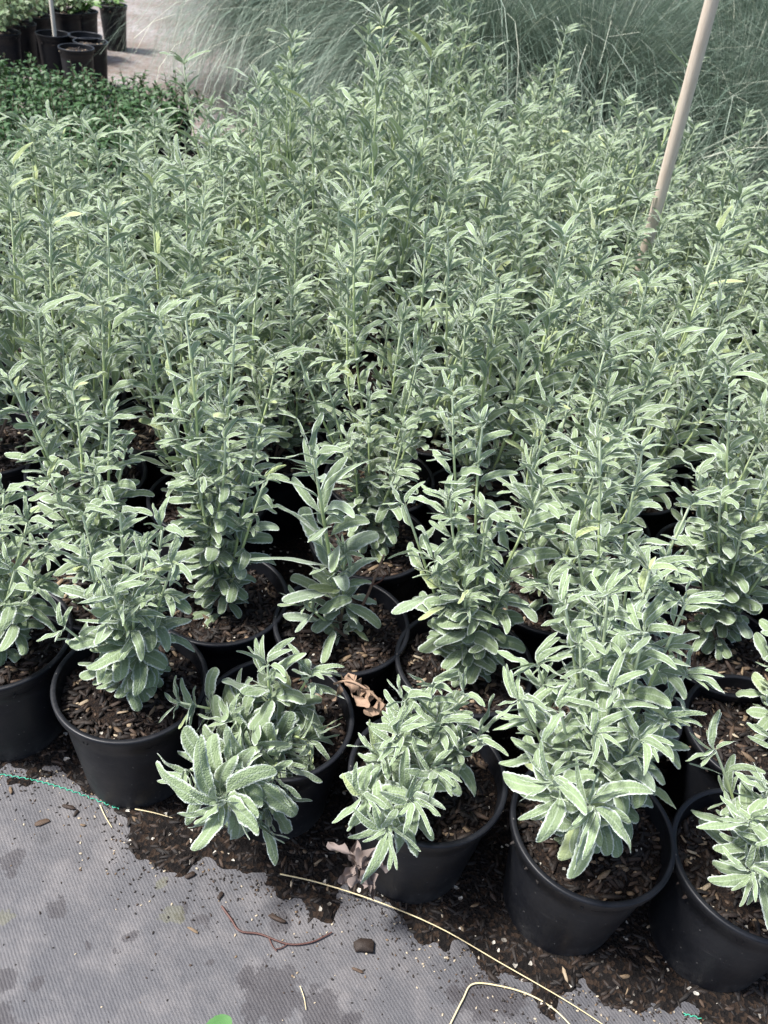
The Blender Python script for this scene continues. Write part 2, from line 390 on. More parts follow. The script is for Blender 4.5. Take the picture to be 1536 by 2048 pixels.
# pale gravelly yard further off
m, nt, N, L, B = mat('pale_dirty_yard'); M_YARD = m
co = objco(nt)
n1 = noise(nt, 2.5, 6, .65, co); n2 = noise(nt, 28, 5, .7, co)
col = ramp(nt, n1, [(.3, (.12, .09, .07)), (.5, (.21, .19, .18)), (.7, (.29, .275, .27))])
col = mixc(nt, ramp(nt, n2, [(.42, (0, 0, 0)), (.6, (.8,) * 3)]), col, (.14, .10, .075))
L.new(col, B.inputs['Base Color']); B.inputs['Roughness'].default_value = .8
bump(nt, n2, .8, .02, B)

# ------------------------------------------------------------------ ground
g = MB(); g.add([(-60, -40, 0), (60, -40, 0), (60, 120, 0), (-60, 120, 0)], [(0, 1, 2, 3)])
o = link('ground', g.mesh('ground', M_CLOTH), kind='structure')
g = MB(); g.add([(-30, 4.0, .004), (30, 4.0, .004), (30, 60, .004), (-30, 60, .004)], [(0, 1, 2, 3)])
o = link('yard_ground', g.mesh('yard_ground', M_YARD), kind='structure')

def vnoise(x, y, seed=0):
    """smooth value noise on arrays"""
    rs = np.random.RandomState(seed); T = rs.rand(256, 256)
    xi = np.floor(x).astype(int); yi = np.floor(y).astype(int); fx = x - xi; fy = y - yi
    fx = fx * fx * (3 - 2 * fx); fy = fy * fy * (3 - 2 * fy)
    g_ = lambda a, b: T[a % 256, b % 256]
    return (g_(xi, yi) * (1 - fx) * (1 - fy) + g_(xi + 1, yi) * fx * (1 - fy) + g_(xi, yi + 1) * (1 - fx) * fy + g_(xi + 1, yi + 1) * fx * fy) - .5

# soil spilled round the pots; its front edge dips under the cloth in a ragged line
edge_px = [(-200, 1500), (0, 1545), (90, 1555), (150, 1545), (190, 1600), (232, 1640), (250, 1690), (300, 1735), (345, 1750), (400, 1730), (440, 1760), (500, 1768),
           (560, 1795), (620, 1835), (665, 1830), (690, 1795), (735, 1795), (765, 1835), (860, 1862), (890, 1915), (940, 1912), (985, 1960), (1060, 2010),
           (1120, 1990), (1240, 2010), (1320, 2035), (1440, 2052), (1560, 2090), (1800, 2140)]
E_ = np.array([tuple(at_z(u, v, 0))[:2] for u, v in edge_px]); E_ = E_[E_[:, 0].argsort()]
def edge_y(x): return np.interp(x, E_[:, 0], E_[:, 1])
def soil_h(x, y):
    e = y - edge_y(x) + .05 * vnoise(x * 22, y * 22, 1) + .025 * vnoise(x * 70, y * 70, 2)
    h = np.clip(e * .25, -.004, .009) + .005 * vnoise(x * 60, y * 60, 3) * (e > 0) + .006 * vnoise(x * 17, y * 17, 4) * (e > .02)
    return h
xs = np.arange(-1.5, 1.9, .006); ys = np.arange(.28, 1.6, .006)
X, Y = np.meshgrid(xs, ys, indexing='ij'); H = soil_h(X, Y)
g = MB(); g.add(np.stack([X, Y, H], -1).reshape(-1, 3), gridF(len(xs) - 1, len(ys) - 1))
g.add([(-1.6, 1.6, .006), (2.2, 1.6, .006), (2.2, 3.9, .006), (-1.6, 3.9, .006)], [(0, 1, 2, 3)])
o = link('soil_ground', g.mesh('soil_ground', M_MUD), kind='structure')

def chip(B, p, L, W, T, az, tilt=0, roll=0, tone=None, n=4):
    """one splintered bark chip: an irregular ring of points, thick"""
    tone = R.random() ** 1.6 if tone is None else tone
    k = R.randint(5, 7); pts = []
    for i in range(k):
        a = 2 * math.pi * i / k + R.uniform(-.3, .3)
        pts.append((math.cos(a) * L * .5 * R.uniform(.75, 1.1), math.sin(a) * W * .5 * R.uniform(.7, 1.1)))
    Rm = np.array(Matrix.Rotation(az, 3, 'Z') @ Matrix.Rotation(tilt, 3, 'Y') @ Matrix.Rotation(roll, 3, 'X'))
    top = [(x * .9, y * .8, T * R.uniform(.6, 1.1)) for x, y in pts]; bot = [(x, y, 0) for x, y in pts]
    V = np.array(top + bot + [(0, 0, T)]) @ Rm.T + np.array(tuple(p))
    F4 = [(i, k + i, k + (i + 1) % k, (i + 1) % k) for i in range(k)]; F3 = [(i, (i + 1) % k, 2 * k) for i in range(k)]
    n0 = B.n
    B.add(V, F4, (0, 0, tone)); B.f.append(np.array(F3) + n0)

# chips strewn through that soil
g = MB()
for _ in range(5200):
    x = R.uniform(-.75, 1.0); y = float(edge_y(x)) + abs(R.gauss(0, .22)) - .008
    if y > 1.5: continue
    h = float(soil_h(np.array([x]), np.array([y]))[0])
    if h < 0: continue
    s = R.uniform(.4, 1.5)
    chip(g, (x, y, h - .001), .013 * s * R.uniform(.6, 1.7), .005 * s, .002 * s, R.uniform(0, 7), R.uniform(-.3, .3), R.uniform(-.5, .5), tone=R.random() ** 3 * .8 if R.random() < .965 else R.uniform(.85, 1))
link('bark_litter', g.mesh('bark_litter', M_CHIP, False), kind='stuff')
g = MB()
for _ in range(1500):      # crumbs on the bare cloth
    x = R.uniform(-.6, .7); y = float(edge_y(x)) + .01 - abs(R.gauss(0, .035)) * R.random() * 2
    s = R.uniform(.2, .55)
    chip(g, (x, y, .0006), .010 * s, .006 * s, .002 * s, R.uniform(0, 7), 0, 0, tone=R.random() ** 2 if R.random() < .9 else 1)
for _ in range(120):
    p = at_z(R.uniform(-20, 1000), R.uniform(1650, 2060), .0006); s = R.uniform(.15, .4)
    chip(g, p, .010 * s, .006 * s, .002 * s, R.uniform(0, 7), 0, 0, tone=R.random() ** 2 if R.random() < .8 else 1)
link('soil_crumbs', g.mesh('soil_crumbs', M_CHIP, False), kind='stuff')

# ------------------------------------------------------------------ pots and their soil
def pot_meshes(r, h, taper=.79, lip=.0055, lip_h=.014, t=.0022, seg=72, name='nursery_pot'):
    ri = r - lip
    prof = []
    # outside from the base up
    rb = ri * taper
    prof += [(0.001, .006), (rb * .72, .006), (rb * .80, .0), (rb * .95, .0), (rb * .995, .004), (rb * 1.0, .010)]
    for k in range(1, 9):
        z = .010 + (h - lip_h - .016 - .010) * k / 8; prof.append((rb + (ri - rb) * (z / h) - .0014, z))
    prof += [(rb + (ri - rb) * ((h - lip_h - .0145) / h) + .0004, h - lip_h - .0145), (rb + (ri - rb) * ((h - lip_h) / h), h - lip_h)]
    # inside back down
    inner = [(ri - t, h - .004)] + [(rb + (ri - rb) * z / h - t, z) for z in np.linspace(h - lip_h, h * .55, 6)]
    body = MB(); lathe(body, prof, seg); 
    b2 = MB()
    w0 = rb + (ri - rb) * ((h - lip_h) / h)
    rimp = [(w0 + .0004, h - lip_h - .001), (w0 + .0022, h - lip_h), (r - .0022, h - lip_h + .0006), (r - .001, h - lip_h + .002), (r - .0006, h - .005), (r, h - .003), (r - .0006, h - .0008), (r - .002, h), (ri - .001, h - .0002), (ri - t - .0004, h - .0015)] + inner
    lathe(b2, rimp, seg)
    return body.mesh(name, M_POT), b2.mesh('rim', M_POT)

def soil_meshes(rad, z, nchips, seed, hi=True):
    Rr = random.Random(seed); st = R.getstate(); R.seed(seed)
    n = 30 if hi else 8; g = MB()
    rr = np.linspace(0, 1, n); th = np.linspace(0, 2 * np.pi, 49 if hi else 17)
    A_, T_ = np.meshgrid(rr, th, indexing='ij'); X = rad * A_ * np.cos(T_); Y = rad * A_ * np.sin(T_)
    Z = z + .010 * vnoise(X * 40 + seed * 7, Y * 40, seed) + .005 * vnoise(X * 120, Y * 120 + seed, seed + 1) + .006 * (1 - A_ ** 2)
    g.add(np.stack([X, Y, Z], -1).reshape(-1, 3), gridF(n - 1, len(th) - 1))
    me = g.mesh('potting_soil', M_SOIL)
    c = MB()
    for _ in range(nchips):
        a = R.uniform(0, 6.28); q = rad * .97 * math.sqrt(R.random()); x, y = q * math.cos(a), q * math.sin(a)
        zz = z + .010 * float(vnoise(np.array([x * 40 + seed * 7]), np.array([y * 40]), seed)[0]) + .006 * (1 - (q / rad) ** 2)
        s = R.uniform(.45, 1.5) if hi else R.uniform(1, 2)
        tn = R.random() ** 1.7
        chip(c, (x, y, zz + R.uniform(-.001, .004)), .016 * s * R.uniform(.5, 1.5), .0055 * s, .0024 * s, R.uniform(0, 7), R.uniform(-.45, .45), R.uniform(-.6, .6), tone=tn)
    cm = c.mesh('bark_chips', M_CHIP, False)
    R.setstate(st)
    return me, cm
POT_R = .1107
POT, RIMM = pot_meshes(POT_R, RIM)
SOILS = [soil_meshes(.1005, RIM - .030, 520, s) for s in (1, 2, 3, 4)]
SOILS_LO = [soil_meshes(.1005, RIM - .030, 60, s, False) for s in (5, 6)]

# ------------------------------------------------------------------ sage plants
def grow_stem(SB, LB, base, tip, n_nodes, Lf, Wf, hi, bow=(0, 0, 0), rad=.0028, low=.0, axil=.7, brownp=0, upturn=.25, dense=1.0, old=0.0, start=.12, crown=3, spacing_pow=.98, ros=0, lsc=.78, dsc=.95, wob=1.0, evs=.85, el0=.08, cl=1.0):
    base = np.array(tuple(base), float); tip = np.array(tuple(tip), float); bow = np.array(bow, float)
    K = 14; t = np.linspace(0, 1, K)
    d = tip - base; Lg = np.linalg.norm(d)
    # leave the base, curve to the tip
    side = np.array((R.gauss(0, 1), R.gauss(0, 1), 0)) * .036 * Lg * wob
    P = base + np.outer(t, d) + np.outer(np.sin(np.pi * t), bow + side * .4) + np.outer(np.sin(2 * np.pi * t), side * .25)
    rr = rad * (1 - .45 * t)
    wood = np.clip((t * Lg / .10) * .45, 0, .5) + t * .5
    tube(SB, P, rr, 6 if hi == 2 else 5 if hi == 1 else 4, a=np.stack([wood, wood * 0, wood * 0], 1), cap=False)
    def at(s):
        i = min(int(s * (K - 1)), K - 2); f = s * (K - 1) - i
        return P[i] * (1 - f) + P[i + 1] * f, nrm(P[i + 1] - P[i])
    nl, nw = {2: (26, 4), 1: (11, 4), 0: (7, 2)}[hi]
    az = R.uniform(0, math.pi)
    for k in range(n_nodes):
        s = start + (1 - start) * (k / max(1, n_nodes - 1)) ** spacing_pow
        s = min(s, .995)
        p, ax = at(s); az += math.pi / 2 + R.gauss(0, .18)
        ref = nrm(np.cross(ax, (0.3, 1, .1))); ref2 = np.cross(ax, ref)
        top = k / max(1, n_nodes - 1)
        size = (.75 + .45 * math.sin(math.pi * min(1, top * 1.15 + .1))) * (1 - .22 * max(0, top - .75) / .25)
        for sgn in (0, math.pi):
            a = az + sgn + R.gauss(0, .12)
            out = ref * math.cos(a) + ref2 * math.sin(a)
            L_ = Lf * lsc * size * R.uniform(.8, 1.15); W_ = Wf * size * R.uniform(.85, 1.15)
            el = el0 + evs * top + R.gauss(0, .16) + upturn * .5
            age = np.clip(.06 + .95 * top ** 1.05 - old + R.gauss(0, .08), 0, 1)
            if R.random() < .035: age = R.uniform(0, .3)
            br = R.uniform(.06, .24) if R.random() < brownp * (1.2 - top) else (R.uniform(.01, .05) if R.random() < .12 else 0)
            leaf(LB, p, out, ax, L_, W_, el, (R.uniform(.35, 1.1) + .25 * (1 - top)) * dsc, R.uniform(0, .32) + .1 * top, R.uniform(.1, .5), (R.uniform(.04, .22) if hi == 2 else R.uniform(.1, .4)) * (.6 + .6 * top), R.gauss(0, .35), nl, nw, age, br)
        if R.random() < axil:           # small axillary shoots
            for sgn in (0, math.pi):
                a0 = az + sgn
                for q in range(R.randint(2, 4) if hi else 2):
                    a = a0 + R.gauss(0, .7); out = ref * math.cos(a) + ref2 * math.sin(a)
                    L_ = Lf * R.uniform(.25, .55); 
                    leaf(LB, p, out, ax, L_, L_ * R.uniform(.26, .36), R.uniform(.5, 1.2), R.uniform(.2, .9), .3, .3, .2, R.gauss(0, .4), max(4, nl // 2), 2, np.clip(.35 + .6 * top - old + R.gauss(0, .1), 0, 1), 0)
    # crown of young upright leaves
    p, ax = at(.999)
    if ros:
        gr = np.array((0, 0, 1.))
        for q in range(ros):
            a = q * 2.4 + R.gauss(0, .35); out = np.array((math.cos(a), math.sin(a), 0)); L_ = Lf * R.uniform(.4, 1.05)
            leaf(LB, p - ax * .055 * (q / ros) + np.array((R.gauss(0, .004), R.gauss(0, .004), 0)), out, nrm(gr * .5 + ax * .8), L_, Wf * R.uniform(.9, 1.15), R.uniform(-.6, .9) - .4 * q / ros, R.uniform(.3, 1.3), R.uniform(.1, .35), R.uniform(.1, .5), R.uniform(.1, .4), R.gauss(0, .3), nl, nw, np.clip(.7 - .5 * q / ros, 0, 1), R.uniform(.05, .2) if R.random() < brownp else 0)
    ref = nrm(np.cross(ax, (0.2, 1, .1))); ref2 = np.cross(ax, ref)
    for q in range(crown):
        a = az + q * 2.4 + R.gauss(0, .2); out = ref * math.cos(a) + ref2 * math.sin(a)
        L_ = Lf * cl * R.uniform(.38, .68) * (1 - .08 * q)
        leaf(LB, p - ax * .003, out, ax, L_, L_ * R.uniform(.30, .38) / cl, R.uniform(.6, 1.25), R.uniform(.2, 1.3), .25, .25, .3, R.gauss(0, .3), nl, nw, np.clip(.9 - old + R.gauss(0, .08), 0, 1), 0)

def skirt(LB, c, n, Lf, Wf, hi, z0, z1, rad0=.006, old=0, brownp=.08):
    nl, nw = {2: (26, 4), 1: (11, 4), 0: (7, 2)}[hi]
    for i in range(n):
        a = i * 2.4 + R.gauss(0, .3); z = R.uniform(z0, z1)
        p = (c[0] + math.cos(a) * rad0, c[1] + math.sin(a) * rad0, z)
        leaf(LB, p, (math.cos(a), math.sin(a), 0), (0, 0, 1), Lf * .9 * R.uniform(.7, 1.1), Wf * R.uniform(.8, 1.15), R.uniform(-.1, .6), R.uniform(.4, 1.2), R.uniform(0, .3), R.uniform(.15, .6), R.uniform(.05, .35), R.gauss(0, .4), nl, nw,
             np.clip(R.uniform(.05, .4) - old, 0, 1), R.uniform(.05, .25) if R.random() < brownp else 0, pet=.22)

def build_potted(center, rz, soil, stems, foliage, label, group, extra=None, tilt=(0, 0), name='potted_sage', cat='potted plant', potm=None):
    t = empty(name, center, rz, tilt=tilt); tag(t, label, cat, group)
    pm, rm = potm or (POT, RIMM)
    p = link('pot', pm, t); link('rim', rm, p)
    s = link('potting_soil', soil[0], t)
    link('bark_chips', soil[1], s, kind='stuff')
    link('stems', stems, t); link('foliage', foliage, t)
    return t

GRP = 'potted sage plants standing in the bed'
HERO = []
def hero(px, label, stems, nskirt=10, Lf=.066, Wf=.0185, rz=0, brownp=.09, hi=2, old=0, dead=None, tiltv=(0, 0), baseoff=(0, 0), skirt_z=(.0, .05), pos=None):
    c = at_z(px[0], px[1], RIM) if pos is None else Vector((pos[0], pos[1], RIM)); c.z = 0
    SB, LB = MB(), MB(); sz = RIM - .026
    pass
    for st in stems:
        u, v, dy = st[:3]; kw = dict(st[3]) if len(st) > 3 else {}
        n = max(5, round(kw.pop('n', 7) * 1.0)); Lf_ = kw.pop('L', Lf); Wf_ = kw.pop('W', Wf) * .88
        tip = at_y(u, v, c.y + dy) - c
        b = Vector((baseoff[0] + R.gauss(0, .008), baseoff[1] + R.gauss(0, .008), sz))
        grow_stem(SB, LB, b, tip, n, Lf_, Wf_, hi, brownp=brownp, old=old, **kw)
    skirt(LB, (baseoff[0], baseoff[1]), round(nskirt * .75), Lf * .88, Wf * .9, hi, sz + skirt_z[0], sz + skirt_z[1], old=old, brownp=brownp)
    soil = SOILS[len(HERO) % 4]
    t = build_potted(c, 0, soil, SB.mesh('stems', M_STEM), LB.mesh('foliage', M_SAGE), label, GRP, tilt=tiltv)
    HERO.append((c.x, c.y)); return t, c

d8 = dict(n=8)
# front row, left to right
hero((-8, 1268), 'bushy sage in the front-row pot cut off by the left edge of the frame',
     [(55, 1045, .02, dict(n=9)), (8, 985, .05, dict(n=10)), (-30, 1020, 0, d8), (95, 1085, .0, d8), (30, 1140, -.06, d8), (-60, 1100, -.03, d8), (70, 1180, -.05, dict(n=6))], 16, .060, .0205)
hero((262, 1360), 'short many-stemmed sage over bare bark mulch, front row, left of the drooping one',
     [(165, 1030, .03, dict(n=9)), (240, 1030, .04, dict(n=9)), (325, 1060, .03, dict(n=9)), (228, 1190, -.06, dict(n=8)), (130, 1255, -.05, dict(n=5, L=.052)), (345, 1130, -.01, dict(n=8)),
      (180, 1130, -.03, dict(n=8)), (285, 1110, 0, dict(n=8)), (270, 1210, -.03, dict(n=7))], 18, .064, .0215, baseoff=(.0, .005))
hero((555, 1430), 'silvery sage with large leaves drooping over the front rim of its pot towards the cloth',
     [(535, 1330, .0, dict(n=6)), (360, 1405, -.02, dict(n=6)), (620, 1350, .02, dict(n=6)), (440, 1600, -.155, dict(n=6, L=.088, W=.030, crown=7, axil=.2, ros=30)), (380, 1540, -.10, dict(n=6, L=.075, ros=6)), (520, 1640, -.13, dict(n=6, L=.07, ros=8)), (470, 1440, -.04, dict(n=6)), (560, 1500, -.06, dict(n=6)),
      (615, 1480, -.04, dict(n=6)), (545, 1560, -.11, dict(n=6, L=.072)), (490, 1400, .0, dict(n=6)), (480, 1540, -.11, dict(n=7, L=.075, W=.027))], 24, .070, .0235, brownp=.10)
hero((857, 1545), 'compact pale sage spilling to the front left of its pot, above dead grey leaves',
     [(865, 1375, .02, dict(n=6)), (800, 1470, -.03, dict(n=6)), (772, 1655, -.13, dict(n=5, L=.070, ros=9)), (722, 1590, -.10, dict(n=5, ros=5)), (930, 1390, .02, dict(n=6)), (955, 1480, -.02, dict(n=6, L=.07)), (865, 1540, -.06, dict(n=6)),
      (750, 1500, -.04, dict(n=6)), (820, 1600, -.11, dict(n=6)), (880, 1450, -.01, dict(n=6)), (810, 1400, .01, dict(n=6))], 26, .064, .0215, baseoff=(-.03, .005))
hero((1186, 1650), 'largest spreading sage of the front row, dense pale leaves hanging over its mulch',
     [(1290, 1265, .0, dict(n=10, L=.072, W=.024)), (1225, 1380, -.04, dict(n=8, L=.07, W=.024)), (1105, 1560, -.10, dict(n=5, ros=6)), (1182, 1610, -.115, dict(n=5, ros=6)), (1040, 1400, -.02, dict(n=8)), (1120, 1420, -.04, dict(n=8)), (1330, 1440, -.02, dict(n=7)),
      (1160, 1290, .01, dict(n=9)), (1280, 1480, -.06, dict(n=7)), (1370, 1350, .02, dict(n=8)), (1300, 1140, .03, dict(n=12)), (1215, 1190, .03, dict(n=11)), (1370, 1210, .03, dict(n=11)), (1130, 1210, .03, dict(n=10)), (1075, 1330, .03, dict(n=8)), (1190, 1470, -.06, dict(n=7))], 36, .066, .0225, baseoff=(.0, .01), skirt_z=(.0, .10))
hero((1512, 1722), 'pale sage in the front pot cut off by the right edge of the frame',
     [(1430, 1500, .0, dict(n=6)), (1500, 1640, -.07, dict(n=5, ros=7, L=.07)), (1540, 1580, -.03, dict(n=7)), (1500, 1740, -.12, dict(n=6)), (1570, 1500, 0, dict(n=7)), (1560, 1660, -.09, dict(n=7)), (1610, 1600, -.02, dict(n=7))], 22, .064, .018, baseoff=(.015, .0))
# second row
hero((205, 1160), 'tall leafy sage directly behind the short many-stemmed one at the left',
     [(145, 780, .02, dict(n=13)), (220, 840, .0, dict(n=11)), (60, 830, .04, dict(n=12)), (190, 950, -.03, dict(n=9)), (100, 960, -.04, dict(n=9)), (20, 760, .05, dict(n=13)), (250, 900, .02, dict(n=9))], 14, .060, .0190)
hero((442, 1190), 'tall sage with several straight stems, just left of the single-stemmed one',
     [(395, 960, -.03, dict(n=10)), (320, 640, .04, dict(n=15)), (372, 640, .02, dict(n=15)), (470, 650, .03, dict(n=15)), (450, 880, -.02, dict(n=10)), (520, 870, .02, dict(n=10)), (350, 850, .02, dict(n=10)), (530, 960, -.03, dict(n=8))], 18, .062, .0190)
hero((684, 1245), 'single-stemmed sage with brown-tipped lower leaves in a pot of bare mulch',
     [(628, 915, -.01, dict(n=13, L=.086, W=.026, crown=5, axil=.35, rad=.0038, spacing_pow=1.0, lsc=1, wob=.3, upturn=.6)), (690, 1110, .0, dict(n=4, L=.058)), (610, 1210, -.04, dict(n=3, L=.06))], 13, .066, .0215, brownp=.55, baseoff=(-.005, .01), skirt_z=(.01, .09))
hero((930, 1320), 'tall bushy sage just right of the single-stemmed one, one stem leaning left',
     [(810, 1010, .0, dict(n=8, L=.07)), (905, 790, .05, dict(n=14)), (965, 850, .03, dict(n=13)), (1082, 975, .0, dict(n=9, L=.085, W=.027, axil=.4)), (900, 1000, -.01, dict(n=10)), (975, 1040, -.02, dict(n=10)), (930, 1180, -.05, dict(n=9)), (1020, 1160, -.03, dict(n=9)), (870, 1120, -.03, dict(n=8))], 28, .064, .0215, skirt_z=(0, .12))
hero((1222, 1400), 'dense tall sage in the second row, right behind the large spreading one',
     [(1200, 880, .04, dict(n=14)), (1285, 900, .04, dict(n=14)), (1150, 1080, 0, dict(n=11)), (1260, 1120, -.02, dict(n=11)), (1340, 1140, .0, dict(n=11)), (1100, 1170, -.02, dict(n=9)), (1200, 1200, -.04, dict(n=9)), (1380, 1010, .03, dict(n=12))], 28, .062, .0205, skirt_z=(0, .12))
hero((1515, 1460), 'greenish sage at the right frame edge in a shaded pot with bare mulch in front',
     [(1560, 1330, .02, dict(n=8)), (1600, 1180, .04, dict(n=10)), (1590, 1380, 0, dict(n=7))], 10, .060, .019, old=.25, baseoff=(.045, .02))
# third row
hero((740, 1075), 'tall pale sage in the third row, directly behind the single-stemmed one',
     [(655, 765, .03, dict(n=13)), (740, 800, .02, dict(n=12)), (845, 800, .04, dict(n=12)), (790, 950, -.04, dict(n=8)), (700, 880, -.02, dict(n=10)), (810, 860, 0, dict(n=10)), (600, 720, .05, dict(n=13))], 16, .060, .0190, old=.12)
hero((1440, 1290), 'greener sage in the third row near the right edge, above the dim pot',
     [(1460, 780, .05, dict(n=13)), (1530, 960, .02, dict(n=11)), (1400, 950, .02, dict(n=11)), (1480, 1080, -.02, dict(n=9)), (1440, 1000, 0, dict(n=10)), (1540, 1130, 0, dict(n=8)), (1390, 1100, 0, dict(n=8))], 16, .062, .021, old=.3, baseoff=(.01, .03))

# ---- the rest of the bed: a family of tall plants, copied
def field_variant(seed, hgt, nst, hi):
    R.seed(seed); SB, LB = MB(), MB(); sz = RIM - .026
    for k in range(nst):
        a = k * 2.4 + R.uniform(0, 1); q = R.uniform(.02, .14)
        h = hgt * (R.uniform(.62, 1.0) if k else 1.06)
        b = (math.cos(a) * .012, math.sin(a) * .012, sz)
        tip = (math.cos(a) * q, math.sin(a) * q, sz + h)
        grow_stem(SB, LB, b, tip, int(5 + h * 18), R.uniform(.054, .068), R.uniform(.0112, .0145), hi, bow=(math.cos(a) * .02, math.sin(a) * .02, 0), rad=.0029, axil=.65, start=.12, crown=6, spacing_pow=1.0, old=R.uniform(-.12, .08), upturn=.85, lsc=1, dsc=1.05, wob=.5, evs=.6, el0=.38, cl=1.5)
    skirt(LB, (0, 0), 48, .058, .016, hi, sz, sz + .20, old=.1)
    return SB.mesh('stems', M_STEM), LB.mesh('foliage', M_SAGE)
NEARV = [field_variant(100 + i, h, n, 1) for i, (h, n) in enumerate([(.43, 9), (.38, 10), (.47, 8), (.41, 9), (.36, 10)])]
FARV = [field_variant(200 + i, h, n, 0) for i, (h, n) in enumerate([(.50, 10), (.45, 11), (.42, 10), (.54, 9), (.47, 11)])]
R.seed(11)
dvec = Vector((.2185, -.0385)); nvec = Vector((-.012, .213))
row1 = Vector((-.109, .771))
pos = []
stake_base = at_z(1272, 560, .36)     # where the wooden stake goes into the plants
def rear_y(x): return 3.38 - .62 * x if x > 0 else 3.42 + 1.15 * x
for k in range(2, 17):
    o0 = row1 + nvec * k + dvec * (.5 * (k % 2))
    for i in range(-9, 13):
        p = o0 + dvec * i + Vector((R.gauss(0, .010), R.gauss(0, .010)))
        if min((p.x - a) ** 2 + (p.y - b) ** 2 for a, b in HERO) < .185 ** 2: continue
        if p.x < -.52 * p.y - .22 or p.x > .75 + .16 * k: continue
        rear = rear_y(p.x)
        if p.y > rear: continue
        pos.append((k, i, p))
n_field = 0
for k, i, p in pos:
    near = k <= 6
    V = (NEARV if near else FARV)[R.randrange(5)]
    hi_soil = near and k <= 4
    so = SOILS[R.randrange(4)] if hi_soil else SOILS_LO[R.randrange(2)]
    rearish = p.y > rear_y(p.x) - .25 and p.x > -.35
    if k <= 3 and abs(p.x) < 1.2 and p.x < .9:
        lab = None
    col_ = ('near the left frame edge' if p.x < -.30 * p.y - .12 else 'left of centre' if p.x < -.06 * p.y else
            'in the middle of the frame' if p.x < .16 * p.y else 'left of the wooden stake' if p.x < stake_base.x - .12 else 'just right of the wooden stake' if p.x < .50 * p.y else 'near the right frame edge')
    dep = ('tall sage in the third row from the front' if k == 2 else 'tall sage in the fourth row from the front' if k == 3 else
           'slender upright sage in the near half of the bed' if p.y < 1.9 else 'silvery sage in the far half of the dense bed')
    lab = dep + ', ' + col_
    if rearish: lab = 'rearmost sage with tips against feathery grass, ' + col_.replace('between centre and wooden stake', 'left of the wooden stake')
    elif (p.x - stake_base.x) ** 2 + (p.y - stake_base.y) ** 2 < .30 ** 2: lab = 'silvery sage crowding round the foot of the pale wooden stake'
    elif p.y > rear_y(p.x) - .3: lab = 'silvery sage on the left rear border, beside the dark glossy shrubs'
    t = build_potted((p.x, p.y, 0), R.uniform(0, 6.28), so, V[0], V[1], lab, GRP, tilt=(R.gauss(0, .03), R.gauss(0, .03)))
    s = R.uniform(.82, 1.20) * (1.20 if R.random() < .13 and p.x > -.5 else 1)
    if p.x < -.38 and p.y > 1.65: s = min(s, .93)
    if p.y > rear_y(p.x) - .5 and p.x > .1: s = min(s, 1.05)
    if 'foot of the pale' in lab: s = min(s, 1.08)
    for ch in t.children:
        if ch.name.startswith(('stems', 'foliage')): ch.scale = (1, 1, s); 
    n_field += 1
print('field plants', n_field)

# ------------------------------------------------------------------ wooden stake
ptop = at_y(1440, -60, 1.97); pbot = Vector((0, 0, 0))
low = at_y(1290, 505, 2.04); dirv = (low - ptop).normalized(); kk = (low.z - 0.0) / -dirv.z; foot = low + dirv * kk
g = MB(); pts = [foot + (ptop - foot) * t for t in np.linspace(0, 1.25, 12)]
tube(g, [p - foot for p in pts], .0137, 20)
o = link('wooden_stake', g.mesh('wooden_stake', M_WOOD), loc=foot); tag(o, 'long round pale wooden stake leaning to the right among the sage', 'stake')
print('stake', foot, ptop)

# ------------------------------------------------------------------ feathery grass clumps
def grass_mesh(seed, n, H, spread, flop):
    rs = np.random.RandomState(seed); K = 8; g = MB()
    az = rs.rand(n) * 2 * np.pi; r0_ = rs.rand(n) ** .5 * .10
    L_ = H * rs.uniform(.65, 1.25, n); e0 = np.clip(rs.normal(1.25, .22, n), .5, 1.57); cv = rs.uniform(.5, 2.1, n) * flop
    azb = rs.normal(0, .25, n)
    P = np.stack([r0_ * np.cos(az), r0_ * np.sin(az), np.zeros(n)], -1); V = np.zeros((n, K + 1, 2, 3)); w = rs.uniform(.0008, .0018, n); big = rs.rand(n) < .10; w[big] *= 2.4
    t = 0
    for k in range(K + 1):
        ph = e0 - cv * (k / K) ** 1.5; a2 = az + azb * (k / K)
        dirn = np.stack([np.cos(ph) * np.cos(a2), np.cos(ph) * np.sin(a2), np.sin(ph)], -1)
        sd = np.stack([-np.sin(a2), np.cos(a2), np.zeros(n)], -1)
        sd = sd + .6 * rs.normal(0, 1, (n, 1)) * np.cross(sd, dirn) if False else sd
        ww = (w * (1 - .75 * k / K))[:, None]
        V[:, k, 0] = P - sd * ww; V[:, k, 1] = P + sd * ww
        P = P + dirn * (L_ / K)[:, None] * (spread if False else 1)
        P[:, 2] = np.maximum(P[:, 2], .02)
    base = np.arange(n)[:, None, None] * (K + 1) * 2; kk_ = np.arange(K)[None, :, None] * 2
    F = (base + kk_ + np.array([0, 1, 3, 2])[None, None, :]).reshape(-1, 4)
    tone = np.clip(rs.beta(2, 3, n), 0, .9); st = rs.rand(n) < .06; tone[st] = rs.uniform(.9, 1, st.sum()); tone[big] = np.clip(tone[big] + .3, 0, 1)
    a = np.repeat(np.stack([tone * 0, tone * 0, tone], -1), (K + 1) * 2, axis=0)
    g.add(V.reshape(-1, 3), F, a)
    return g.mesh('grass_clump', M_GRASS)
GR = [grass_mesh(31, 8500, 1.05, 1, 1.7), grass_mesh(32, 8500, .95, 1, 1.9), grass_mesh(33, 8500, 1.15, 1, 1.5)]
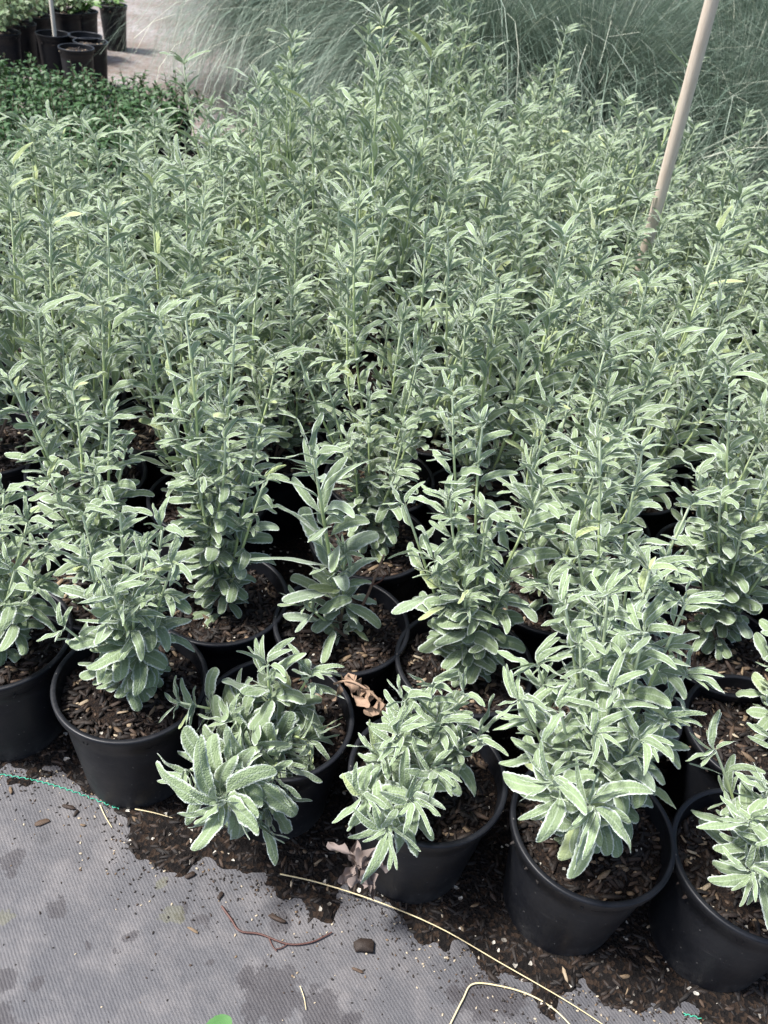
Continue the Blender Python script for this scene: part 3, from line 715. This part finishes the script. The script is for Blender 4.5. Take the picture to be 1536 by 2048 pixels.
gl = [(-.80, 5.0, .97, 'feathery grass clump at the left end of the bank, drooping over pale ground'),
      (-.2, 4.5, 1.0, None), (.15, 4.2, 1.0, None), (.62, 4.0, 1.0, None), (1.15, 3.75, 1.0, None), (1.68, 3.4, .95, None), (2.2, 3.05, 1.0, None), (2.7, 2.75, 1, None),
      (-.35, 5.3, 1.1, None), (.3, 5.05, 1.1, None), (.95, 4.75, 1.1, None), (1.55, 4.45, 1.1, None), (2.15, 4.05, 1.1, None), (2.75, 3.7, 1.1, None), (3.3, 3.3, 1.1, None),
      (-.2, 6.1, 1.2, None), (.6, 5.9, 1.2, None), (1.4, 5.5, 1.2, None), (2.2, 5.1, 1.2, None), (3.0, 4.7, 1.2, None), (3.8, 4.3, 1.2, None)]
for i, (x, y, s, lab) in enumerate(gl):
    o = link('grass_clump', GR[i % 3], loc=(x, y, 0), rz=R.uniform(0, 6.28), sc=s)
    if lab is None and 0 < i < 9: lab = ['second', 'third', 'fourth', 'fifth', 'sixth', 'seventh', 'eighth', 'ninth'][i - 1] + ' feathery grass clump from the left, right behind the sage bed'
    if lab is None: lab = 'feathery grey-green grass clump right behind the sage bed' if i < 7 else 'feathery grey-green grass clump in the deeper rows of the grass bank'
    tag(o, lab, 'ornamental grass', 'feathery grasses behind the bed')

# ------------------------------------------------------------------ low glossy shrubs at the far left
SP, SRIM = pot_meshes(.075, .13, .8, .004, .010, seg=32, name='small_pot')
SSOIL = soil_meshes(.068, .115, 20, 9, False)
def shrub_variant(seed, M, rad=.145, hgt=.18, z0=.11, nbr=22, Lf=.026, Wf=.015, nleaf=16, up=.5, stemM=M_TWIG, spike=1.0):
    R.seed(seed); SB, LB = MB(), MB()
    for k in range(nbr):
        a = k * 2.4; q = rad * math.sqrt((k + .5) / nbr); tipz = z0 + hgt * (1 - .5 * (q / rad) ** 2) * R.uniform(.75, 1.15) * spike
        b = np.array((0, 0, z0)); tp = np.array((math.cos(a) * q, math.sin(a) * q, tipz)); ts = np.linspace(0, 1, 6)
        mid = np.array((math.cos(a) * q * .7, math.sin(a) * q * .7, z0 + (tipz - z0) * .4))
        P = np.outer((1 - ts) ** 2, b) + np.outer(2 * ts * (1 - ts), mid) + np.outer(ts ** 2, tp)
        tube(SB, P, .0016, 4, a=(.3, 0, 0), cap=False)
        for j in range(nleaf):
            s = .2 + .8 * j / nleaf; ii = min(int(s * 5), 4); f = s * 5 - ii; p = P[ii] * (1 - f) + P[ii + 1] * f; ax = nrm(P[ii + 1] - P[ii])
            az = j * 2.4 + R.gauss(0, .2); ref = nrm(np.cross(ax, (.3, 1, .1))); r2 = np.cross(ax, ref)
            leaf(LB, p, ref * math.cos(az) + r2 * math.sin(az), ax, Lf * R.uniform(.7, 1.2), Wf * R.uniform(.8, 1.2), R.uniform(.2, .9), .5, .3, .1, .05, 0, 5, 2, np.clip(.1 + .6 * s ** 3 + R.gauss(0, .2), 0, 1), 0, pet=.05, shape=.9, cren=0)
    return SB.mesh('stems', stemM), LB.mesh('foliage', M)
DV = [shrub_variant(300 + i, M_DARK) for i in range(3)]
R.seed(21)
for iy in range(10):
    for ix in range(10):
        x = -2.65 + ix * .205 + (iy % 2) * .1 + R.gauss(0, .015); y = 2.15 + iy * .195 + R.gauss(0, .015)
        if x > min(-1.06, (y - 3.42) / 1.15 - .20): continue
        if y > 4.0 or x < -.66 * y: continue
        if y > 3.55 and x < -1.75: pass
        v = DV[R.randrange(3)]
        lab = 'low dark green glossy shrub in the side bed at the far left' 
        if x > min(-1.06, (y - 3.42) / 1.15 - .20) - .24: lab = 'low dark green glossy shrub on the side bed border next to the sage'
        build_potted((x, y, 0), R.uniform(0, 6.28), SSOIL, v[0], v[1], lab, 'low glossy shrubs in the side bed', name='potted_shrub', potm=(SP, SRIM))

# ------------------------------------------------------------------ black pots in the far left corner
BP = pot_meshes(.084, .24, .80, .005, .012, seg=40, name='tall_pot')
BS = [soil_meshes(.076, .215, 130, 12, False), soil_meshes(.076, .20, 130, 13, False)]
BPL = pot_meshes(.11, .27, .84, .006, .014, seg=40, name='large_pot'); BSL = soil_meshes(.10, .245, 60, 14, False)
def bare_pot(u, v, label, soil=True, k=0, zr=.24, sc=1, yy=None):
    c = at_z(u, v, zr); c.z = 0
    t = empty('nursery_pot', c, R.uniform(0, 6)); tag(t, label, 'plant pot', 'black pots in the far left corner')
    p = link('pot', BP[0], t); link('rim', BP[1], p)
    if soil:
        s = link('potting_soil', BS[k][0], t); link('bark_chips', BS[k][1], s, kind='stuff')
    return c
bare_pot(152, 94, 'nearest black pot of the far left cluster, bark chips glowing in its top', k=0)
c2 = bare_pot(105, 66, 'black pot with a thin white stake standing in it', k=1)
bare_pot(170, 70, 'rearmost of the two black pots nested close behind the nearest one', k=1)
bare_pot(181, 82, 'black pot half hidden right behind the nearest pot of the far cluster', k=0)
g = MB(); tube(g, [(0, 0, .2), (.003, .0, .9), (.006, 0, 1.5)], .010, 10)
o = link('white_stake', g.mesh('white_stake', plain('whitewashed_cane', (.62, .58, .5), .6, (.5, .45, .38), 30)), loc=(c2.x + .01, c2.y, 0)); tag(o, 'thin whitish stake upright in a black pot in the far left corner', 'stake')
PV = [shrub_variant(400, M_PALE, .20, .26, .24, 20, .035, .018, 18), shrub_variant(401, M_PALE, .17, .20, .24, 16, .03, .016, 14)]
LV = shrub_variant(402, M_LIME, .10, .16, .22, 7, .06, .022, 7)
for (u, v, lab, V) in [(5, 62, 'black pot with a sprawling pale shrub at the very left edge, behind the glossy bed', PV[0]), (38, 45, 'pot with a pale bushy shrub, second from the left edge in the far corner', PV[0]),
                       (70, 30, 'black pot with a leafy pale shrub, just left of the white stake', PV[1]), (134, 22, 'black pot with a twiggy pale shrub, right behind the white stake', PV[1]),
                       (165, 20, 'black pot with a small bright lime-green seedling, behind the stake cluster', LV), (20, 0, 'pale shrub in a black pot, farthest back at the left corner', PV[0]), (100, 0, 'pale twiggy shrub in a black pot at the top edge of the frame, left', PV[1]),
                       (225, 8, 'tall black pot standing apart beside the feathery grass, cut by the top edge', LV)]:
    c = at_z(u, v, .24); c.z = 0
    build_potted(c, R.uniform(0, 6), BS[0], V[0], V[1], lab, 'black pots in the far left corner', name='potted_shrub', potm=BP)

# ------------------------------------------------------------------ small things on the cloth
def on_ground(pts, lift=.003): return [at_z(u, v, lift) for u, v in pts]
def curve_pts(P, n=24):
    P = np.array([tuple(p) for p in P]); k = len(P); t = np.linspace(0, k - 1, n); out = []
    for x in t:
        i = min(int(x), k - 2); f = x - i; p0 = P[max(i - 1, 0)]; p1 = P[i]; p2 = P[i + 1]; p3 = P[min(i + 2, k - 1)]
        out.append(.5 * ((2 * p1) + (-p0 + p2) * f + (2 * p0 - 5 * p1 + 4 * p2 - p3) * f * f + (-p0 + 3 * p1 - 3 * p2 + p3) * f ** 3))
    return np.array(out)
def strand(name, px, rad, M, label, cat, lift=.004, n=30, z=None, taper=.6):
    P = curve_pts([at_z(u, v, lift if z is None else z[i]) for i, (u, v) in enumerate(px)], n); g = MB(); c = P.mean(0) * (1, 1, 0)
    tube(g, P - c, np.linspace(rad, rad * taper, n), 7)
    o = link(name, g.mesh(name, M), loc=c); tag(o, label, cat); return o, g, c
strand('straw_stalk', [(560, 1748), (640, 1766), (760, 1805), (880, 1856), (1000, 1925), (1130, 2000), (1215, 2055)], .0011, M_STRAW, 'long thin pale dry stalk lying across soil and cloth', 'dry stalk', z=[.014, .012, .012, .013, .011, .008, .004])
strand('straw_stalk', [(895, 2060), (925, 2000), (946, 1968), (1000, 1972), (1060, 1990), (1110, 2020), (1150, 2060)], .0012, M_STRAW, 'sharply bent pale dry stalk at the bottom edge of the picture', 'dry stalk', n=60, taper=.8)
o, g_, c_ = strand('red_twig', [(443, 1812), (462, 1838), (480, 1862), (520, 1868), (575, 1888), (620, 1885), (650, 1872), (664, 1864)], .0016, M_REDTWIG, 'thin crooked reddish-brown twig lying on the grey cloth', 'twig', lift=.0035)
for px in ([(575, 1888), (562, 1896), (552, 1898)], [(538, 1876), (545, 1892), (553, 1902)]):
    g = MB(); tube(g, curve_pts(on_ground(px, .003), 8) - c_, .0009, 6); link('side_twig', g.mesh('side_twig', M_REDTWIG), o)
strand('straw_stalk', [(200, 1610), (210, 1632), (224, 1655)], .0009, M_STRAW, 'short pale straw at the soil edge below the pot with bare mulch', 'dry stalk', n=10)
strand('straw_stalk', [(600, 1972), (608, 1995), (612, 2020)], .0007, M_STRAW, 'tiny straw lying on the dark wet stain', 'dry stalk', n=8)
strand('straw_stalk', [(270, 1618), (310, 1626), (345, 1636)], .0010, M_STRAW, 'pale straw on the dark soil at the foot of the bare-mulch pot', 'dry stalk', n=10, lift=.012)
# stitched green line: short slanting stitches, one object
def stitches(px, label):
    P = curve_pts(on_ground(px, .0022), 200); g = MB(); c = P.mean(0) * (1, 1, 0)
    seg = np.linalg.norm(np.diff(P, axis=0), axis=1).sum(); n = int(seg / .0052)
    for i in range(n):
        q = P[int(i / n * 199)] - c; tdir = nrm(P[min(int(i / n * 199) + 1, 199)] - P[max(int(i / n * 199) - 1, 0)]); s = np.cross(tdir, (0, 0, 1)) * (.0012 if i % 2 else -.0012)
        tube(g, [q - tdir * .0026 + s - (0, 0, .0016), q + s * .4 + (0, 0, .0004), q + tdir * .0028 - s - (0, 0, .0014)], .0007, 5)
    o = link('green_thread', g.mesh('green_thread', M_THREAD), loc=c); tag(o, label, 'thread')
stitches([(-20, 1545), (60, 1558), (140, 1580), (240, 1618)], 'green stitched thread in the cloth at the left, below the leftmost pots')
stitches([(848, 1833), (870, 1838), (896, 1846)], 'short bit of green stitched thread beside the long pale stalk')
stitches([(1370, 2028), (1400, 2036), (1450, 2056)], 'green stitched thread at the bottom right corner of the cloth')

def bark_piece(u, v, L_, W_, T_, az, tone, label, z=.001):
    g = MB(); st = R.getstate(); R.seed(int(u * 7 + v))
    k = 9; pts = [(math.copysign(abs(math.cos(6.283 * (i + .5) / k)) ** .55, math.cos(6.283 * (i + .5) / k)) * L_ / 2 * R.uniform(.72, 1.12), math.copysign(abs(math.sin(6.283 * (i + .5) / k)) ** .6, math.sin(6.283 * (i + .5) / k)) * W_ / 2 * R.uniform(.6, 1.15)) for i in range(k)]
    top = [(x * .94, y * .86, T_ * R.uniform(.35, 1.3)) for x, y in pts]; mid = [(x * 1.02, y, T_ * .5) for x, y in pts]; bot = [(x * .92, y * .9, 0) for x, y in pts]
    V = top + mid + bot + [(0, 0, T_ * 1.05)]
    g.add(V, [(i, k + i, k + (i + 1) % k, (i + 1) % k) for i in range(k)] + [(k + i, 2 * k + i, 2 * k + (i + 1) % k, k + (i + 1) % k) for i in range(k)], (0, 0, tone)); g.f.append(np.array([(i, (i + 1) % k, 3 * k) for i in range(k)]))
    R.setstate(st)
    o = link('bark_piece', g.mesh('bark_piece', M_CHIP, False), loc=at_z(u, v, z), rz=az); tag(o, label, 'bark chip', 'bark chips on the cloth')
bark_piece(727, 1895, .034, .020, .007, .1, .42, 'largest dark brown bark chip, alone on the bare cloth at bottom centre')
bark_piece(84, 1645, .022, .010, .003, .5, .78, 'reddish tapered bark chip on the cloth near the left edge')
bark_piece(138, 1615, .022, .006, .004, -.1, .55, 'dark bark sliver just above the reddish chip')
bark_piece(152, 1627, .012, .005, .003, 1.3, .4, 'small dark bark sliver crossing below another')
bark_piece(22, 1582, .015, .005, .003, -1.0, .86, 'yellowish chip at the left edge under the green thread')
bark_piece(555, 1838, .026, .007, .005, -.3, .62, 'long brown chip on the dark round stain above the twig')
bark_piece(380, 1752, .018, .007, .004, .6, .55, 'brown chip on the cloth below the drooping sage')
bark_piece(440, 1793, .014, .007, .004, 1.3, .5, 'upright-lying brown chip left of the soil edge, above the twig')
bark_piece(385, 1860, .018, .004, .002, -.35, .88, 'thin tan sliver by the round dark stains')
bark_piece(715, 1941, .017, .005, .002, -.2, .80, 'thin tan sliver below the largest bark chip')
bark_piece(360, 1724, .018, .006, .003, 0, .83, 'curled tan leaf-like chip at the soil edge, lower left')
bark_piece(576, 1785, .022, .008, .005, .8, .42, 'dark chip in the spilled soil left of the long stalk')
bark_piece(166, 1651, .009, .004, .002, .1, .86, 'tiny orange chip right of the reddish one')
bark_piece(308, 1642, .012, .009, .004, .1, .70, 'pinkish pebble-like chip on the soil under the bare-mulch pot')
bark_piece(985, 1955, .02, .008, .005, -.8, .3, 'black chip by the bend of the bent stalk')
bark_piece(925, 1862, .014, .008, .003, -1.0, .84, 'orange-brown curled chip just above the long stalk')

# dead leaves
def dead_cluster(name, px, y, n, L_, M, label, hang=1.0, spread=1.0, stem_px=None):
    c = at_y(px[0], px[1], y); LB = MB(); st = R.getstate(); R.seed(int(px[0]))
    for i in range(n):
        a = i * 2.4 + R.uniform(-.3, .3); out = (math.cos(a) * spread, math.sin(a) * spread, -hang * R.uniform(.2, 1.2))
        leaf(LB, (R.gauss(0, .006), R.gauss(0, .006), R.gauss(0, .006)), out, (R.gauss(0, .4), R.gauss(0, .4), 1), L_ * R.uniform(.7, 1.2), L_ * .42 * R.uniform(.7, 1.2), R.uniform(-.5, .5), R.uniform(-1.5, 3), .9, -.7, .8, R.gauss(0, 1), 12, 4, .5, 0, pet=.08)
    o = link(name, LB.mesh(name, M), loc=c); tag(o, label, 'dead leaves'); R.setstate(st); return o, c
o, c = dead_cluster('dead_leaves', (716, 1738), .60, 12, .034, M_DEADGREY, 'shrivelled grey-brown dead leaves hanging below the compact pale sage')
def curled_sprig():
    P = curve_pts([at_y(668, 1368, .80), at_y(700, 1362, .79), at_y(738, 1382, .78), at_y(768, 1412, .77), at_y(778, 1430, .765)], 20); c = P[0].copy(); st = R.getstate(); R.seed(5)
    SB = MB(); tube(SB, P - c, .0018, 6, a=(.2, 0, 0)); LB = MB()
    for i in range(15):
        p = P[R.randint(1, 18)] - c; a = R.uniform(0, 6.28)
        leaf(LB, p, (math.cos(a), math.sin(a), -.7), (R.gauss(0, .5), R.gauss(0, .5), 1), R.uniform(.018, .034), R.uniform(.010, .016), R.uniform(-1, .2), R.uniform(1.5, 4), .4, -.6, .5, R.gauss(0, 1.2), 12, 4, .5, 0, pet=.08)
    t = empty('dead_sprig', c); tag(t, 'brown curled dead sprig lying across the rims of two front pots', 'dead sprig')
    link('stem', SB.mesh('stem', M_DEAD), t); link('leaves', LB.mesh('leaves', M_DEAD), t); R.setstate(st)
curled_sprig()
# bare broken stem in the pot of the lone plant
P = curve_pts([at_y(715, 1230, .975), at_y(735, 1190, .98), at_y(760, 1130, .985), at_y(768, 1110, .985)], 12); c = P[0]
g = MB(); tube(g, P - c, np.linspace(.0028, .0016, 12), 7); o = link('dry_branch', g.mesh('dry_branch', plain('dry_branch', (.22, .14, .10), .8, (.12, .08, .06), 120)), loc=c); tag(o, 'bare brown dead branch sticking up from the mulch beside the lone sage', 'branch')
g = MB(); P2 = curve_pts([at_y(745, 1170, .98), at_y(762, 1162, .975), at_y(770, 1150, .975)], 6); tube(g, P2 - c, .0012, 6); link('side_twig', g.mesh('side_twig', M_REDTWIG), o)

# tip of a fresh leaf just entering the frame from below
g = MB(); b0 = at_z(395, 2112, .05); leaf(g, (0, 0, 0), (.25, 1, 0), (0, -.5, 1), .062, .026, .55, .2, .35, .1, .1, .5, 18, 4, .3, 0, pet=.1)
o = link('fresh_leaf', g.mesh('fresh_leaf', M_FRESH), loc=b0); tag(o, 'bright green leaf tip rising from the bottom edge over the cloth', 'leaf')
